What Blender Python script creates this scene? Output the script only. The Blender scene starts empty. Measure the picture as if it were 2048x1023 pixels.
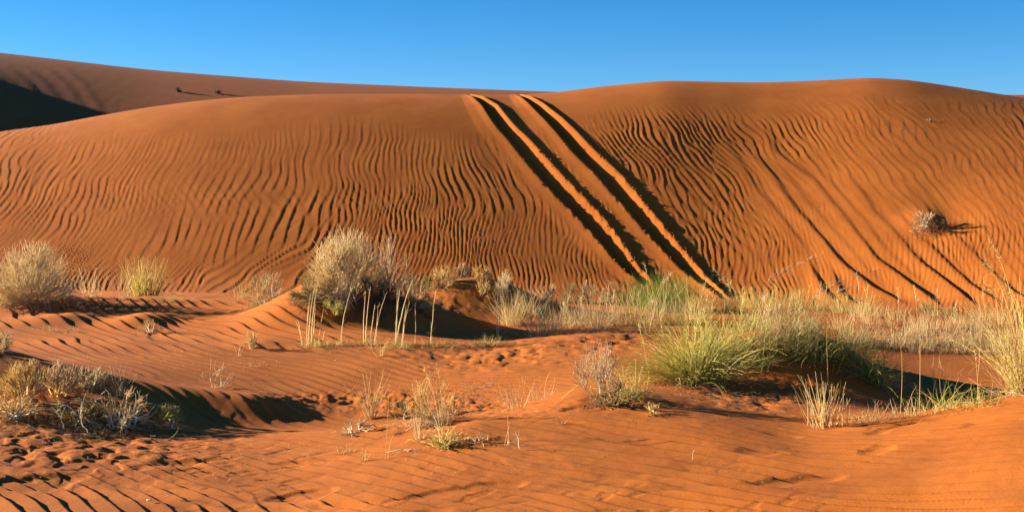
import bpy, math, random
import numpy as np
R = math.radians
# ------------------------------------------------------------------ camera, sky, sun
F, YH, H, CX = 2600.0, 380.0, 2.6, 1024.0
SUN_EL, SUN_AZ = 15.0, -12.5          # azimuth measured from -X, negative = behind the dune side
scene = bpy.context.scene
cam_d = bpy.data.cameras.new('camera'); cam = bpy.data.objects.new('camera', cam_d)
scene.collection.objects.link(cam); scene.camera = cam
cam.location = (0, 0, H); cam.rotation_euler = (R(90), 0, 0)
cam_d.sensor_width = 36; cam_d.lens = 36*F/2048; cam_d.shift_y = -(511.5-YH)/2048
cam_d.clip_start = .1; cam_d.clip_end = 6000
world = bpy.data.worlds.new('World'); scene.world = world; world.use_nodes = True
wn, wl = world.node_tree.nodes, world.node_tree.links
bg = wn['Background']
sky = wn.new('ShaderNodeTexSky'); sky.sky_type = 'NISHITA'; sky.sun_disc = False
to_sun = (-math.cos(R(SUN_EL))*math.cos(R(SUN_AZ)), -math.cos(R(SUN_EL))*math.sin(R(SUN_AZ)), math.sin(R(SUN_EL)))
sky.sun_elevation = R(SUN_EL); sky.sun_rotation = math.atan2(to_sun[0], to_sun[1])
sky.altitude = 3000; sky.air_density = 1.0; sky.dust_density = 0.0; sky.ozone_density = 4.0
hs = wn.new('ShaderNodeHueSaturation'); hs.inputs['Saturation'].default_value = 1.26
hs.inputs['Value'].default_value = 1.03
wl.new(sky.outputs[0], hs.inputs['Color']); wl.new(hs.outputs[0], bg.inputs['Color'])
bg.inputs['Strength'].default_value = 0.053
sun_d = bpy.data.lights.new('sun', 'SUN'); sun = bpy.data.objects.new('sun', sun_d)
scene.collection.objects.link(sun)
sun_d.energy = 5.0; sun_d.angle = R(.5); sun_d.color = (1, .93, .80)
from mathutils import Vector
sun.rotation_euler = Vector(to_sun).to_track_quat('Z', 'Y').to_euler()
sun.location = (-30, 0, 20)
scene.view_settings.view_transform = 'Standard'; scene.view_settings.look = 'None'
scene.view_settings.exposure = 1.64; scene.view_settings.gamma = 1
col = scene.collection
rs = np.random.RandomState

# ------------------------------------------------------------------ numeric helpers
def sstep(a, b, x):
    t = np.clip((x-a)/(b-a), 0, 1); return t*t*(3-2*t)
def gfield(n, m, fn, seed):
    """periodic complex random field n x m with spectral weight fn(kx, ky)"""
    r = rs(seed)
    kx = np.fft.fftfreq(m)[None, :]; ky = np.fft.fftfreq(n)[:, None]
    a = (r.standard_normal((n, m))+1j*r.standard_normal((n, m)))*fn(kx, ky)
    f = np.fft.ifft2(a); return f/np.sqrt((np.abs(f)**2).mean())
_nz = {}
def noise(x, y, scale, seed):
    """smooth noise, about unit variance; scale = feature size"""
    if seed not in _nz:
        _nz[seed] = gfield(512, 512, lambda kx, ky: np.exp(-((kx**2+ky**2)**.5/.09)**2), seed).real*1.41
    g = _nz[seed]; return bil(g, y/scale*6+seed*7.3, x/scale*6+seed*3.1)
def bil(g, v, u):
    n, m = g.shape; i = np.floor(v).astype(int); j = np.floor(u).astype(int)
    a = v-i; b = u-j; i0 = i % n; i1 = (i+1) % n; j0 = j % m; j1 = (j+1) % m
    return (g[i0, j0]*(1-a)*(1-b)+g[i1, j0]*a*(1-b)+g[i0, j1]*(1-a)*b+g[i1, j1]*a*b)
def bicub(g, v, u):
    n, m = g.shape; v = np.clip(v, 1, n-3.001); u = np.clip(u, 1, m-3.001)
    i = np.floor(v).astype(int); j = np.floor(u).astype(int); a = v-i; b = u-j
    def w(t): return (((-t+2)*t-1)*t/2, ((3*t-5)*t*t+2)/2, ((-3*t+4)*t+1)*t/2, (t-1)*t*t/2)
    wa, wb = w(a), w(b); r = 0
    for q in range(4):
        for s in range(4): r = r+wa[q]*wb[s]*g[i+q-1, j+s-1]
    return r
def ripple(p, q, lam, seed, skx=.10, sky_=.05, lee=.24, sharp=1.35):
    """asymmetric wind ripples with natural forks; p across the crests, q along them (metres)"""
    key = ('r', seed)
    if key not in _nz:
        A, B = 12., 4.
        _nz[key] = gfield(1024, 2048, lambda kx, ky: np.exp(-((kx*A-1)/skx)**2/2-((ky*B)/sky_)**2/2), seed)
    c = bil(_nz[key], q/lam*4.+50, p/lam*12.+90)
    t = np.angle(c)/(2*np.pi)+.5
    h = np.where(t < 1-lee, (t/(1-lee))**sharp, .5+.5*np.cos(np.pi*np.clip((t-1+lee)/lee, 0, 1)))
    return (h-.4)*np.clip(np.abs(c)*1.6, 0, 1)

# ------------------------------------------------------------------ large shape of the land
TD = np.array([5, 7, 9.5, 11.5, 13, 14, 15.5, 17, 19, 21, 23, 25, 27, 29, 31, 62])
TP = np.array([-500, 0, 300, 560, 750, 1000, 1150, 1400, 1620, 1850, 2048, 2500])
TZ = np.array([
 [.1, .1, .15, .12, .1, .12, .1, 0, .05, .1, .15, .25, .36, .2, .1, 0],
 [.1, .1, .15, .12, .1, .10, .05, 0, .05, .1, .15, .26, .40, .2, .1, 0],
 [.1, .12, .12, .08, .03, -.02, -.14, -.08, .05, .1, .1, .22, .38, .2, .1, 0],
 [.1, .12, .1, .04, .02, 0, -.32, -.24, 0, .1, .05, .15, .36, .2, .1, 0],
 [.1, .12, .15, .16, .14, .08, -.30, -.26, .02, .12, 0, 0, .12, .1, .1, 0],
 [.1, .15, .2, .25, .30, .12, -.05, .05, .1, .17, -.12, -.05, 0, .08, .1, 0],
 [.15, .15, .22, .3, .37, .35, .18, .15, .15, .32, .1, 0, 0, .05, .1, 0],
 [.2, .2, .25, .3, .34, .27, .18, .2, .25, .2, .15, .1, .05, .05, .1, 0],
 [.25, .3, .3, .26, .2, .14, .1, .1, .1, .1, .05, .05, 0, 0, .1, 0],
 [.3, .32, .34, .36, .31, .22, -.12, -.28, -.15, 0, 0, 0, 0, 0, .1, 0],
 [.4, .45, .50, .55, .54, .48, .12, -.15, -.12, 0, 0, 0, 0, 0, .1, 0],
 [.4, .5, .6, .68, .68, .6, .2, 0, 0, 0, 0, 0, 0, 0, .1, 0]])
GP = np.arange(-1300, 3400, 10.); GD = np.arange(4, 64, .1)
def pinterp(x, xs, ys, s=0):
    return np.interp(x, xs, ys)
def blur(a, sig, ax):
    k = int(3*sig)+1; w = np.exp(-np.arange(-k, k+1)**2/(2*sig*sig)); w /= w.sum()
    a = np.moveaxis(a, ax, -1); p = np.concatenate([np.repeat(a[..., :1], k, -1), a, np.repeat(a[..., -1:], k, -1)], -1)
    o = sum(w[i]*p[..., i:i+a.shape[-1]] for i in range(2*k+1)); return np.moveaxis(o, -1, ax)
T1 = np.array([np.interp(GD, TD, r) for r in TZ])
T2 = np.array([np.interp(GP, TP, T1[:, j]) for j in range(len(GD))]).T
T2 = blur(blur(T2, 5.0, 0), 4.0, 1)                              # [px, D]
def smooth1(xs, ys, sig=4.):
    return blur(np.interp(GP, xs, ys), sig, 0)
DB = smooth1([-600, 0, 400, 900, 1300, 1500, 1800, 2048, 2500], [34.5, 32.5, 31.3, 30.3, 30, 29.8, 28, 26, 22.5], 12)
DC = smooth1([-600, 0, 500, 1000, 1400, 1750, 2048, 2500], [44, 43.5, 43, 42.5, 43, 43, 42.5, 40], 12)
CR = smooth1([-600, -300, 0, 100, 200, 300, 400, 500, 650, 800, 935, 1035, 1120, 1200, 1330, 1500, 1620, 1740, 1820, 1900, 2000, 2100, 2500],
             [380, 322, 263, 250, 231, 214, 201, 193, 188, 188, 189, 190, 184, 173, 161, 165, 162, 155, 160, 172, 188, 205, 290], 2.2)
ss = np.linspace(0, 1.8, 400)
ww = sstep(0, .2, ss)*(1-sstep(.5, 1.0, ss))-.22*sstep(1.0, 1.5, ss)*(ss > 1)
PP = np.concatenate([[0], np.cumsum((ww[1:]+ww[:-1])/2)])*(ss[1]-ss[0]); PP /= np.interp(1, ss, PP)
S_ = (GD[None, :]-DB[:, None])/(DC-DB)[:, None]
PR = np.interp(S_, ss, PP)
PR = np.where(S_ > 1, PR*(1-sstep(50, 62, GD))[None, :], PR)
lo = np.full(len(GP), .5); hi = np.full(len(GP), 9.)
msk = (S_ < 1.25) & (S_ > .3)
for _ in range(30):
    mid = (lo+hi)/2
    v = np.where(msk, (T2+mid[:, None]*PR-H)/GD[None, :], -9).max(1)
    up = v < (YH-CR)/F; lo = np.where(up, mid, lo); hi = np.where(up, hi, mid)
ZC = lo
GZ = T2+ZC[:, None]*PR
MOUNDS = [  # px, D, height, sx left, sx right, sy front, sy back
 (735, 24.6, .78, 1.15, .75, 1.0, 1.3), (620, 23.9, .34, .8, .45, .8, 1.0), (925, 27.3, .62, .75, .9, .8, 1.2), (1030, 27.3, .25, .7, .7, .7, .8),
 (60, 15.6, .40, 2.2, .85, .8, .9), (490, 16.4, .22, 1.6, .42, .35, .6), (-330, 16.5, .95, 1.5, 1.3, 1.0, 1.4), (265, 14.9, .16, .5, .45, .4, .6),
 (1575, 18.2, .50, .9, .75, .8, 1.1), (1195, 14.6, .12, .5, .5, .4, .6),
 (40, 26.6, .16, .9, .8, .7, .8), (285, 23.9, .15, .35, .35, .35, .6), (130, 24.0, .11, .5, .3, .3, .5), (510, 21.0, .06, .3, .3, .3, .4),
 (780, 22.0, .10, 1.2, .8, .3, .4), (1700, 17.8, .15, .4, .4, .4, .5), (870, 13.6, .08, .5, .4, .35, .4), (20, 17.9, .12, .4, .4, .3, .5),
 (920, 12.6, .07, .4, .3, .3, .4), (1850, 32.0, .16, .35, .3, .35, .35), (1830, 27.0, .12, .5, .4, .3, .4)]
def ground(X, Y):
    X = np.asarray(X, float); Y = np.asarray(Y, float)
    px = CX+F*X/Y
    z = bicub(GZ, (px-GP[0])/10, (Y-GD[0])/.1)
    for (mx, md, h, sl, sr, sf, sb) in MOUNDS:
        dx = X-(mx-CX)/F*md; dy = Y-md
        e = (dx/np.where(dx < 0, sl, sr))**2+(dy/np.where(dy < 0, sf, sb))**2
        z = z+h*np.exp(-e/2)
    return z
def at(px, py, D=None):
    """world point seen at a pixel of the photograph (or at a chosen distance)"""
    if D is None or D < 60:
        D0 = D; Y = np.arange(7.5, 46, .02); z = ground((px-CX)/F*Y, Y); yy = YH+F*(H-z)/Y
        k = np.argmax(yy <= py) if (yy <= py).any() else np.argmin(yy); D = Y[k]
        if D0 is not None and abs(D-D0) > 3.2: D = D0
    X = (px-CX)/F*D; return np.array([X, D, float(ground(X, D))])

# ------------------------------------------------------------------ fine relief
def gm(px, py, cx, cy, sx, sy): return np.exp(-((px-cx)/sx)**2/2-((py-cy)/sy)**2/2)
def track(px, py, pts, w, k=1.):
    ys = np.array([p[1] for p in pts], float); xs = np.array([p[0] for p in pts], float)
    wob = noise(py*1., py*0+3, 26, 71)*.8
    c = np.interp(py, ys, xs)+wob; ww_ = np.interp(py, ys, w)
    e = (px-c)/ww_
    kx = np.array([-4.4, -2.6, -1.35, -1.0, -.45, .35, 1.0, 1.85, 2.05, 2.9, 3.4])
    kz = np.array([0, .03, .075, .055, -.15, -.155, -.045, .082, .076, .004, 0])
    z = np.interp(e, kx, kz)
    fall = sstep(ys[0]-2, ys[0]+14, py)*(1-sstep(ys[-1]-10, ys[-1]+5, py))
    ruf = np.exp(-((e-1.9)/.5)**2)+np.exp(-((e+1.1)/.35)**2)+.3*(np.abs(e) < 1)
    amp = sstep(300, 420, py)
    z = z+ruf*(noise(px, py, 12, 72)*.012+noise(px, py, 4, 73)*.008)*amp
    inside = sstep(-3.7, -2.8, e)*(1-sstep(2.7, 3.2, e))*fall
    return z*fall*k, inside
T_A = [(927, 186), (950, 195), (976, 214), (1009, 262), (1047, 300), (1089, 351), (1135, 399), (1173, 439), (1203, 473), (1236, 515), (1266, 548), (1292, 566)]
T_B = [(1028, 186), (1046, 195), (1068, 210), (1102, 241), (1135, 279), (1169, 313), (1211, 355), (1249, 397), (1283, 439), (1320, 481), (1354, 519), (1388, 553), (1434, 590), (1450, 598)]
W_A = [3, 6, 10, 12.5, 14.5, 16, 17, 16, 15, 13, 10, 8]
W_B = [3, 6, 9, 12, 13.5, 15, 16, 15, 15, 14, 13, 10, 6, 5]
LONG = [([(1530, 300), (1596, 385), (1635, 430), (1682, 480), (1728, 535), (1770, 572)], .02, .03), ([(1600, 300), (1660, 370), (1730, 450), (1788, 520), (1850, 575)], .02, .03),
 ([(1494, 290), (1564, 385), (1599, 430), (1644, 480), (1689, 535), (1749, 580), (1804, 607)], .045, .11),
 ([(1520, 250), (1549, 305), (1624, 360), (1689, 440), (1749, 515), (1794, 550), (1844, 590), (1874, 612)], .035, .12),
 ([(1689, 340), (1739, 420), (1804, 480), (1844, 530), (1904, 575), (1949, 612)], .03, .11),
 ([(1600, 500), (1619, 535), (1644, 585), (1684, 615)], .02, .12), ([(1640, 520), (1659, 545), (1679, 585), (1719, 615)], .02, .07),
 ([(1774, 400), (1824, 460), (1884, 520), (1939, 570), (1999, 610)], .03, .07),
 ([(1880, 440), (1944, 510), (2020, 580), (2090, 625)], .02, .06), ([(1440, 270), (1500, 360), (1570, 450), (1610, 500)], .02, .03)]
def relief(X, Y, Z0):
    px = CX+F*X/Y; py = YH+F*(H-Z0)/Y
    s = (Y-np.interp(px, GP, DB))/np.interp(px, GP, DC-DB)
    dune = sstep(.0, .06, s); gnd = 1-dune
    # ---- dune face
    a = X*40./Y*.95; b = (Z0)                                   # across / up the face, metres
    T = np.interp(a, [-16, -12, -8, -4, -1, 3, 6, 9, 12, 15], [.75, .62, .35, .02, -.28, -.62, -.78, -.78, -.6, -.4])
    wx = noise(X, Y, 2.2, 11)*.11+noise(X, Y, .8, 12)*.045+noise(X, Y, .32, 10)*.012
    swirl = .10*np.sin(b*2.6+X*.5+noise(X, Y, 4, 13)*1.2)*sstep(1.2, 3, b)
    pA = a-T*(b-1.8)+wx+swirl; qA = b*1.2+noise(X, Y, 3, 14)*.2
    rA = ripple(pA, qA, .30, 21, .15, .13, .12, 1.15)
    rA2 = ripple(pA*1.02+7, qA, .205, 26, .16, .14, .15, 1.15)
    Tb = np.interp(a, [-16, -12, -9, -6, -3, 0, 6, 9, 12, 16], [.95, 1.3, 1.3, .75, .35, -.25, -.3, -.25, .05, 0.1])
    rB = ripple((a-Tb*(b-.6)+wx*1.3)/np.sqrt(1+.5*Tb**2), b*1.2-Tb*a*.2, .14, 22, .15, .14, .2)
    rC = ripple(a+.9*b+wx*1.4, b-.6*a, .33, 23, .14, .10, .25)
    left = 1-sstep(1.5, 3.0, a)
    low = sstep(425, 475, py+noise(X, Y, 2.5, 15)*30+noise(X, Y, .8, 18)*14+np.where(a > 2, 35, np.where(a > -3, 20, 0)))
    top = sstep(235, 310, py+noise(X, Y, 3, 16)*10-16*np.exp(-((px-700)/180)**2)*-1)
    topR = sstep(190, 300, py+noise(X, Y, 3, 16)*14)
    ms = np.clip(.8+.3*noise(X, Y, 2.0, 17), .5, 1.3)
    mixA = sstep(-.6, .6, noise(X, Y, 3.2, 19)-.2+2.0*sstep(-2.6, -1.2, a)*(1-sstep(380, 420, py))*0+.9*sstep(1, 3, a)+.5*sstep(-5, -2, a)*sstep(330, 400, py))
    hA = rA*(1-mixA)*.026+rA2*mixA*.019
    d = (hA*(1-low)*ms+rB*low*.0155*np.interp(a, [-9, -3, 0], [2.0, 1.4, 1.1])*(.8+.25*noise(X, Y, 1.5, 27)))*(top*left+topR*(1-left))
    cross = gm(px, py, 520, 400, 380, 26)+gm(px, py, 1380, 440, 130, 60)+.6*gm(px, py, 900, 470, 160, 40)
    d = d+rC*.006*np.clip(cross, 0, 1)
    smooth = np.clip(gm(px, py, 1930, 330, 120, 90)*1.1+gm(px, py, 1700, 470, 70, 60)*.6+gm(px, py, 1800, 390, 90, 50)*.6, 0, .85)
    d = d*(1-smooth)*np.where(a > 2, 1.2, 1.)
    d = d+rC*.008*topR*(1-left)
    for pts, h0, h1 in LONG:
        ys = [p[1] for p in pts]; xs = [p[0] for p in pts]
        c = np.interp(py, ys, xs)+noise(py, py*0+xs[0], 30, 75)*2.0; e = px-c
        d = d*(1-.65*np.exp(-((e+6)/20)**2)*sstep(ys[0]-10, ys[0]+50, py))
        hh = np.interp(py, [ys[0], 480, 590], [h0*.45, h0*.7, h1*.62])
        wd = np.interp(py, [300, 600], [26, 44])
        prof = np.where(e < 0, np.exp(-(e/wd)**2*2.2), 1-sstep(0, 14, e)*1.3+.3*sstep(16, 60, e))
        d = d+1.05*hh*prof*sstep(ys[0]-10, ys[0]+50, py)*(1-sstep(ys[-1]-25, ys[-1]+4, py))
    tA, iA = track(px, py, T_A, W_A); tB, iB = track(px, py, T_B, W_B)
    keep = (1-np.clip(iA+iB, 0, 1)*.93)
    front = 1-sstep(.98, 1.02, s)
    strip = 1-.0*gm(px-np.interp(py, [190, 590], [985, 1370]), py*0, 0, 0, 30, 9)
    d = d*keep*strip+(tA+tB)*front
    hol = gm(px, py, 1890, 425, 45, 28)*.12+gm(px, py, 1835, 470, 30, 14)*.05
    d = d-hol
    d = d*dune*(1-sstep(1.0, 1.1, s))
    # ---- ground in front
    wg = noise(X, Y, 2.2, 31)*.13+noise(X, Y, .8, 32)*.03
    def dirp(deg): t = R(deg); return X*math.cos(t)+Y*math.sin(t)+wg, -X*math.sin(t)+Y*math.cos(t)
    p1, q1 = dirp(34); p2, q2 = dirp(44); p3, q3 = dirp(54); p4, q4 = dirp(42)
    r1 = ripple(p1, q1, .25, 41, .10, .05, .26); r2 = ripple(p2, q2, .20, 42, .13, .09, .3)
    r3 = ripple(p3, q3, .25, 43, .12, .06, .26, 1.2); r4 = ripple(p4, q4, .20, 44, .13, .07, .22, 1.2)
    leftmid = (1-sstep(600, 760, px))*sstep(19.8, 21.6, Y+noise(X, Y, 2, 33)*.3)
    near = 1-sstep(13.6, 15, Y)
    right = sstep(900, 1300, px)
    band = 1-near-leftmid*(1-near)
    patch = .62+.33*noise(X, Y, 2.4, 34)
    g = r1*leftmid*.036+r2*band*.019*np.clip(patch, .1, 1.2)+near*(r3*right*.046+r4*(1-right)*.023)*np.clip(patch+.35+.3*noise(X, Y, .55, 35), .3, 1.6)
    p5, q5 = dirp(70); g = g+near*ripple(p5, q5, .22, 45, .2, .14, .35)*.006*np.clip(.7+.6*noise(X, Y, .8, 36), 0, 1.6)+.003*noise(X, Y, .30, 59)*near
    shal = gm(px, py, 640, 880, 330, 40)*.5+gm(px, py, 1180, 815, 190, 16)*.5+gm(px, py, 1560, 870, 120, 25)*.55
    g = g*(1-np.clip(shal, 0, .8))
    pit = gm(px, py, 130, 895, 170, 38)*1.2+gm(px, py, 1540, 785, 110, 26)*1.2+gm(px, py, 990, 712, 120, 22)*.9+gm(px, py, 1230, 680, 120, 18)*.8 \
        +gm(px, py, 880, 600, 70, 22)*.8+gm(px, py, 880, 930, 200, 30)*.2+gm(px, py, 1900, 665, 150, 22)*.9+gm(px, py, 560, 820, 200, 20)*.25
    n1 = noise(X*1.0+Y*.25, Y*.75, .13, 51); n2 = noise(X, Y*.8, .10, 52)
    pits = -.020*sstep(.0, .8, n1)+.010*sstep(.1, 1.3, -n1)-.010*sstep(.2, 1.0, n2)+.012*noise(X, Y, .5, 58)
    g = g*(1-np.clip(pit, 0, .85))+pits*np.clip(pit, 0, 1.1)
    # scattered wind scours and little steps in the near sand
    sc = noise(X*.8+Y*.5, Y*1.1-X*.4, .42, 53); sd = noise(X*.9+Y*.6, (Y*1.1-X*.6)*2.2, .22, 50)
    g = g-.024*sstep(1.2, 1.9, sc)*near-.008*sstep(.9, 1.6, sd)*near*sstep(-.6, .6, noise(X, Y, 1.5, 49))+.012*noise(X, Y, 1.3, 54)*(1-leftmid*.6)
    g = g+.0007*noise(X, Y, .07, 55)*near
    d = d+g*gnd
    # sand clods in the litter patches
    rough = gm(px, py, 900, 812, 130, 14)+gm(px, py, 600, 797, 60, 6)+gm(px, py, 760, 800, 90, 12)
    d = d+np.clip(rough, 0, 1)*gnd*(.012*np.abs(noise(X, Y, .07, 56))+.01*noise(X, Y, .13, 57))
    return d

# ------------------------------------------------------------------ materials
def newmat(name):
    m = bpy.data.materials.new(name); m.use_nodes = True; return m, m.node_tree.nodes, m.node_tree.links
def sand_mat(name, c1, c2, bump=.5):
    m, n, l = newmat(name); b = n['Principled BSDF']; b.inputs['Roughness'].default_value = 1; b.inputs['Specular IOR Level'].default_value = .15
    tc = n.new('ShaderNodeTexCoord')
    a = n.new('ShaderNodeTexNoise'); a.inputs['Scale'].default_value = .8; a.inputs['Detail'].default_value = 9; a.inputs['Roughness'].default_value = .65; l.new(tc.outputs['Object'], a.inputs['Vector'])
    g = n.new('ShaderNodeTexNoise'); g.inputs['Scale'].default_value = 110; g.inputs['Detail'].default_value = 3; l.new(tc.outputs['Object'], g.inputs['Vector'])
    ad = n.new('ShaderNodeMath'); ad.operation = 'MULTIPLY_ADD'; ad.inputs[1].default_value = .55
    l.new(g.outputs['Fac'], ad.inputs[0]); l.new(a.outputs['Fac'], ad.inputs[2])
    r = n.new('ShaderNodeValToRGB'); r.color_ramp.elements[0].position = .55; r.color_ramp.elements[1].position = .95
    r.color_ramp.elements[0].color = (*c1, 1); r.color_ramp.elements[1].color = (*c2, 1)
    l.new(ad.outputs[0], r.inputs[0]); l.new(r.outputs[0], b.inputs['Base Color'])
    h = n.new('ShaderNodeTexNoise'); h.inputs['Scale'].default_value = 45; h.inputs['Detail'].default_value = 6; h.inputs['Roughness'].default_value = .7
    l.new(tc.outputs['Object'], h.inputs['Vector'])
    bp = n.new('ShaderNodeBump'); bp.inputs['Strength'].default_value = bump*1.5; bp.inputs['Distance'].default_value = .007
    l.new(h.outputs['Fac'], bp.inputs['Height']); l.new(bp.outputs[0], b.inputs['Normal'])
    return m
SAND = sand_mat('sand', (.325, .079, .0085), (.42, .116, .0150), .45)
SAND_FAR = sand_mat('far_sand', (.29, .075, .014), (.325, .089, .019), .6)
def plant_mat(name, stops, transl=.25):
    m, n, l = newmat(name); b = n['Principled BSDF']; b.inputs['Roughness'].default_value = .75; b.inputs['Specular IOR Level'].default_value = .2
    g = n.new('ShaderNodeNewGeometry'); r = n.new('ShaderNodeValToRGB'); cr = r.color_ramp
    while len(cr.elements) < len(stops): cr.elements.new(.5)
    for i, c in enumerate(stops): cr.elements[i].position = i/(len(stops)-1); cr.elements[i].color = (*c, 1)
    l.new(g.outputs['Random Per Island'], r.inputs[0])
    tx = n.new('ShaderNodeTexNoise'); tx.inputs['Scale'].default_value = 18
    mx = n.new('ShaderNodeMix'); mx.data_type = 'RGBA'; mx.blend_type = 'MULTIPLY'; mx.inputs[0].default_value = .5
    l.new(r.outputs[0], mx.inputs[6]); l.new(tx.outputs['Fac'], mx.inputs[7]); mx.inputs[0].default_value = .12
    l.new(mx.outputs[2], b.inputs['Base Color'])
    if transl:
        t = n.new('ShaderNodeBsdfTranslucent'); s = n.new('ShaderNodeMixShader'); s.inputs[0].default_value = transl
        l.new(mx.outputs[2], t.inputs['Color']); l.new(b.outputs[0], s.inputs[1]); l.new(t.outputs[0], s.inputs[2])
        l.new(s.outputs[0], n['Material Output'].inputs['Surface'])
    return m
M = dict(
 straw=plant_mat('straw', [(.60, .37, .11), (.86, .60, .21), (.92, .72, .32)], .42),
 pale=plant_mat('pale_straw', [(.68, .48, .22), (.90, .70, .36), (.94, .80, .48)], .42),
 grey=plant_mat('grey_twig', [(.42, .27, .12), (.72, .52, .25), (.90, .70, .38)], .3),
 bone=plant_mat('bleached_wood', [(.70, .58, .36), (.85, .74, .50)], 0),
 olive=plant_mat('olive_leaf', [(.13, .095, .025), (.29, .22, .06), (.55, .41, .14)], .15),
 green=plant_mat('green_blade', [(.14, .15, .02), (.32, .31, .04), (.58, .50, .09)]),
 lime=plant_mat('yellow_green_blade', [(.40, .36, .05), (.74, .62, .13), (.88, .74, .25)]),
 fresh=plant_mat('fresh_green', [(.10, .18, .02), (.22, .34, .03), (.40, .48, .07)]),
 brown=plant_mat('brown_twig', [(.40, .21, .09), (.62, .39, .18), (.78, .56, .30)], .15),
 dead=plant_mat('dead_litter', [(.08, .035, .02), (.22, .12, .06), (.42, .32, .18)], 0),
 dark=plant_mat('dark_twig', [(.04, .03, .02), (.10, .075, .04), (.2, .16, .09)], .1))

# ------------------------------------------------------------------ mesh helpers
def mesh_from(V, Q, name, mat, smooth=False):
    me = bpy.data.meshes.new(name); V = np.asarray(V, np.float32); Q = np.asarray(Q, np.int32)
    me.vertices.add(len(V)); me.vertices.foreach_set('co', V.ravel())
    me.loops.add(Q.size); me.loops.foreach_set('vertex_index', Q.ravel())
    me.polygons.add(len(Q)); me.polygons.foreach_set('loop_start', np.arange(0, Q.size, 4, dtype=np.int32))
    if smooth: me.polygons.foreach_set('use_smooth', np.ones(len(Q), bool))
    me.update(calc_edges=True); me.materials.append(mat); return me
def link(name, me, parent=None, loc=None, **props):
    o = bpy.data.objects.new(name, me); col.objects.link(o)
    if parent: o.parent = parent
    if loc is not None: o.location = loc
    for k, v in props.items(): o[k] = v
    return o
def tubes(P, Rd, sides=3, flat=1.0, rng=None):
    n, k, _ = P.shape
    T = np.gradient(P, axis=1); T /= np.linalg.norm(T, axis=2, keepdims=True)+1e-9
    rng = rng or rs(0); ref = rng.standard_normal((n, 1, 3)); ref[..., 2] *= .3
    A = np.cross(T, ref); A /= np.linalg.norm(A, axis=2, keepdims=True)+1e-9
    B = np.cross(T, A)*flat
    an = np.arange(sides)*2*np.pi/sides
    V = P[:, :, None, :]+Rd[:, :, None, None]*(A[:, :, None, :]*np.cos(an)[None, None, :, None]+B[:, :, None, :]*np.sin(an)[None, None, :, None])
    i = np.arange(n)[:, None, None]*k*sides; j = np.arange(k-1)[None, :, None]*sides; s = np.arange(sides)[None, None, :]
    s2 = (s+1) % sides
    Q = np.stack([i+j+s, i+j+s2, i+j+sides+s2, i+j+sides+s], -1).reshape(-1, 4)
    return V.reshape(-1, 3), Q
def grow(base, d, L, k, droop, wob, rng, up=0):
    n = len(base); P = np.zeros((n, k, 3)); P[:, 0] = base; d = d/np.linalg.norm(d, axis=1, keepdims=True)
    L = np.broadcast_to(L, (n,)); droop = np.broadcast_to(droop, (n,))
    bend = rng.standard_normal((n, 3))*wob
    for j in range(1, k):
        P[:, j] = P[:, j-1]+d*(L/(k-1))[:, None]
        d = d+bend/k*2+rng.standard_normal((n, 3))*wob*.6; d[:, 2] -= droop*2*j/k/k*2; d[:, 2] += up/k
        d /= np.linalg.norm(d, axis=1, keepdims=True)
    return P
def taper(n, k, r0, r1, rng):
    return np.linspace(1, 0, k)[None, :]*(r0-r1)*(.6+.8*rng.rand(n))[:, None]+r1
def part(root, name, P, Rd, mat, flat=1., sides=3, stuff=False, rng=None, **props):
    V, Q = tubes(P, Rd, sides, flat, rng)
    o = link(name, mesh_from(V, Q, name, mat), root, **props)
    if stuff: o['kind'] = 'stuff'
    return o
def root_at(name, label, cat, loc, group=None):
    o = link(name, None, None, loc, label=label, category=cat)
    o.empty_display_size = .1
    if group: o['group'] = group
    return o
def conform(loc, xy, sink=.015):
    z = ground(loc[0]+xy[:, 0], loc[1]+xy[:, 1])-loc[2]-sink
    return np.column_stack([xy, z])

# ------------------------------------------------------------------ the land as meshes
cols = np.concatenate([np.arange(-1200, -120, 40), np.arange(-120, 2170, 2.0), np.arange(2170, 3240, 40)])
rows = np.concatenate([np.arange(4.5, 7, .2), np.arange(7, 8.6, .08), np.arange(8.6, 14, .021), np.arange(14, 20, .042), np.arange(20, 30, .06),
                       np.arange(30, 45, .065), np.arange(45, 62.1, .45)])
PXg, Yg = np.meshgrid(cols, rows); Xg = (PXg-CX)/F*Yg
Z0 = ground(Xg, Yg); Zg = Z0+relief(Xg, Yg, Z0)
nr, nc = Xg.shape
Vall = np.stack([Xg, Yg, Zg], -1).reshape(-1, 3)
idx = np.arange(nr*nc).reshape(nr, nc)
Qall = np.stack([idx[:-1, 1:], idx[1:, 1:], idx[1:, :-1], idx[:-1, :-1]], -1)
isd = (Yg-np.interp(PXg, GP, DB) > 0)[:-1, :-1]
def sub(name, sel):
    Q = Qall[sel].reshape(-1, 4); u, inv = np.unique(Q, return_inverse=True)
    me = mesh_from(Vall[u], inv.reshape(-1, 4), name, SAND, True)
    return link(name, me, kind='structure')
sub('sand_ground', ~isd); sub('main_dune', isd)
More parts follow.
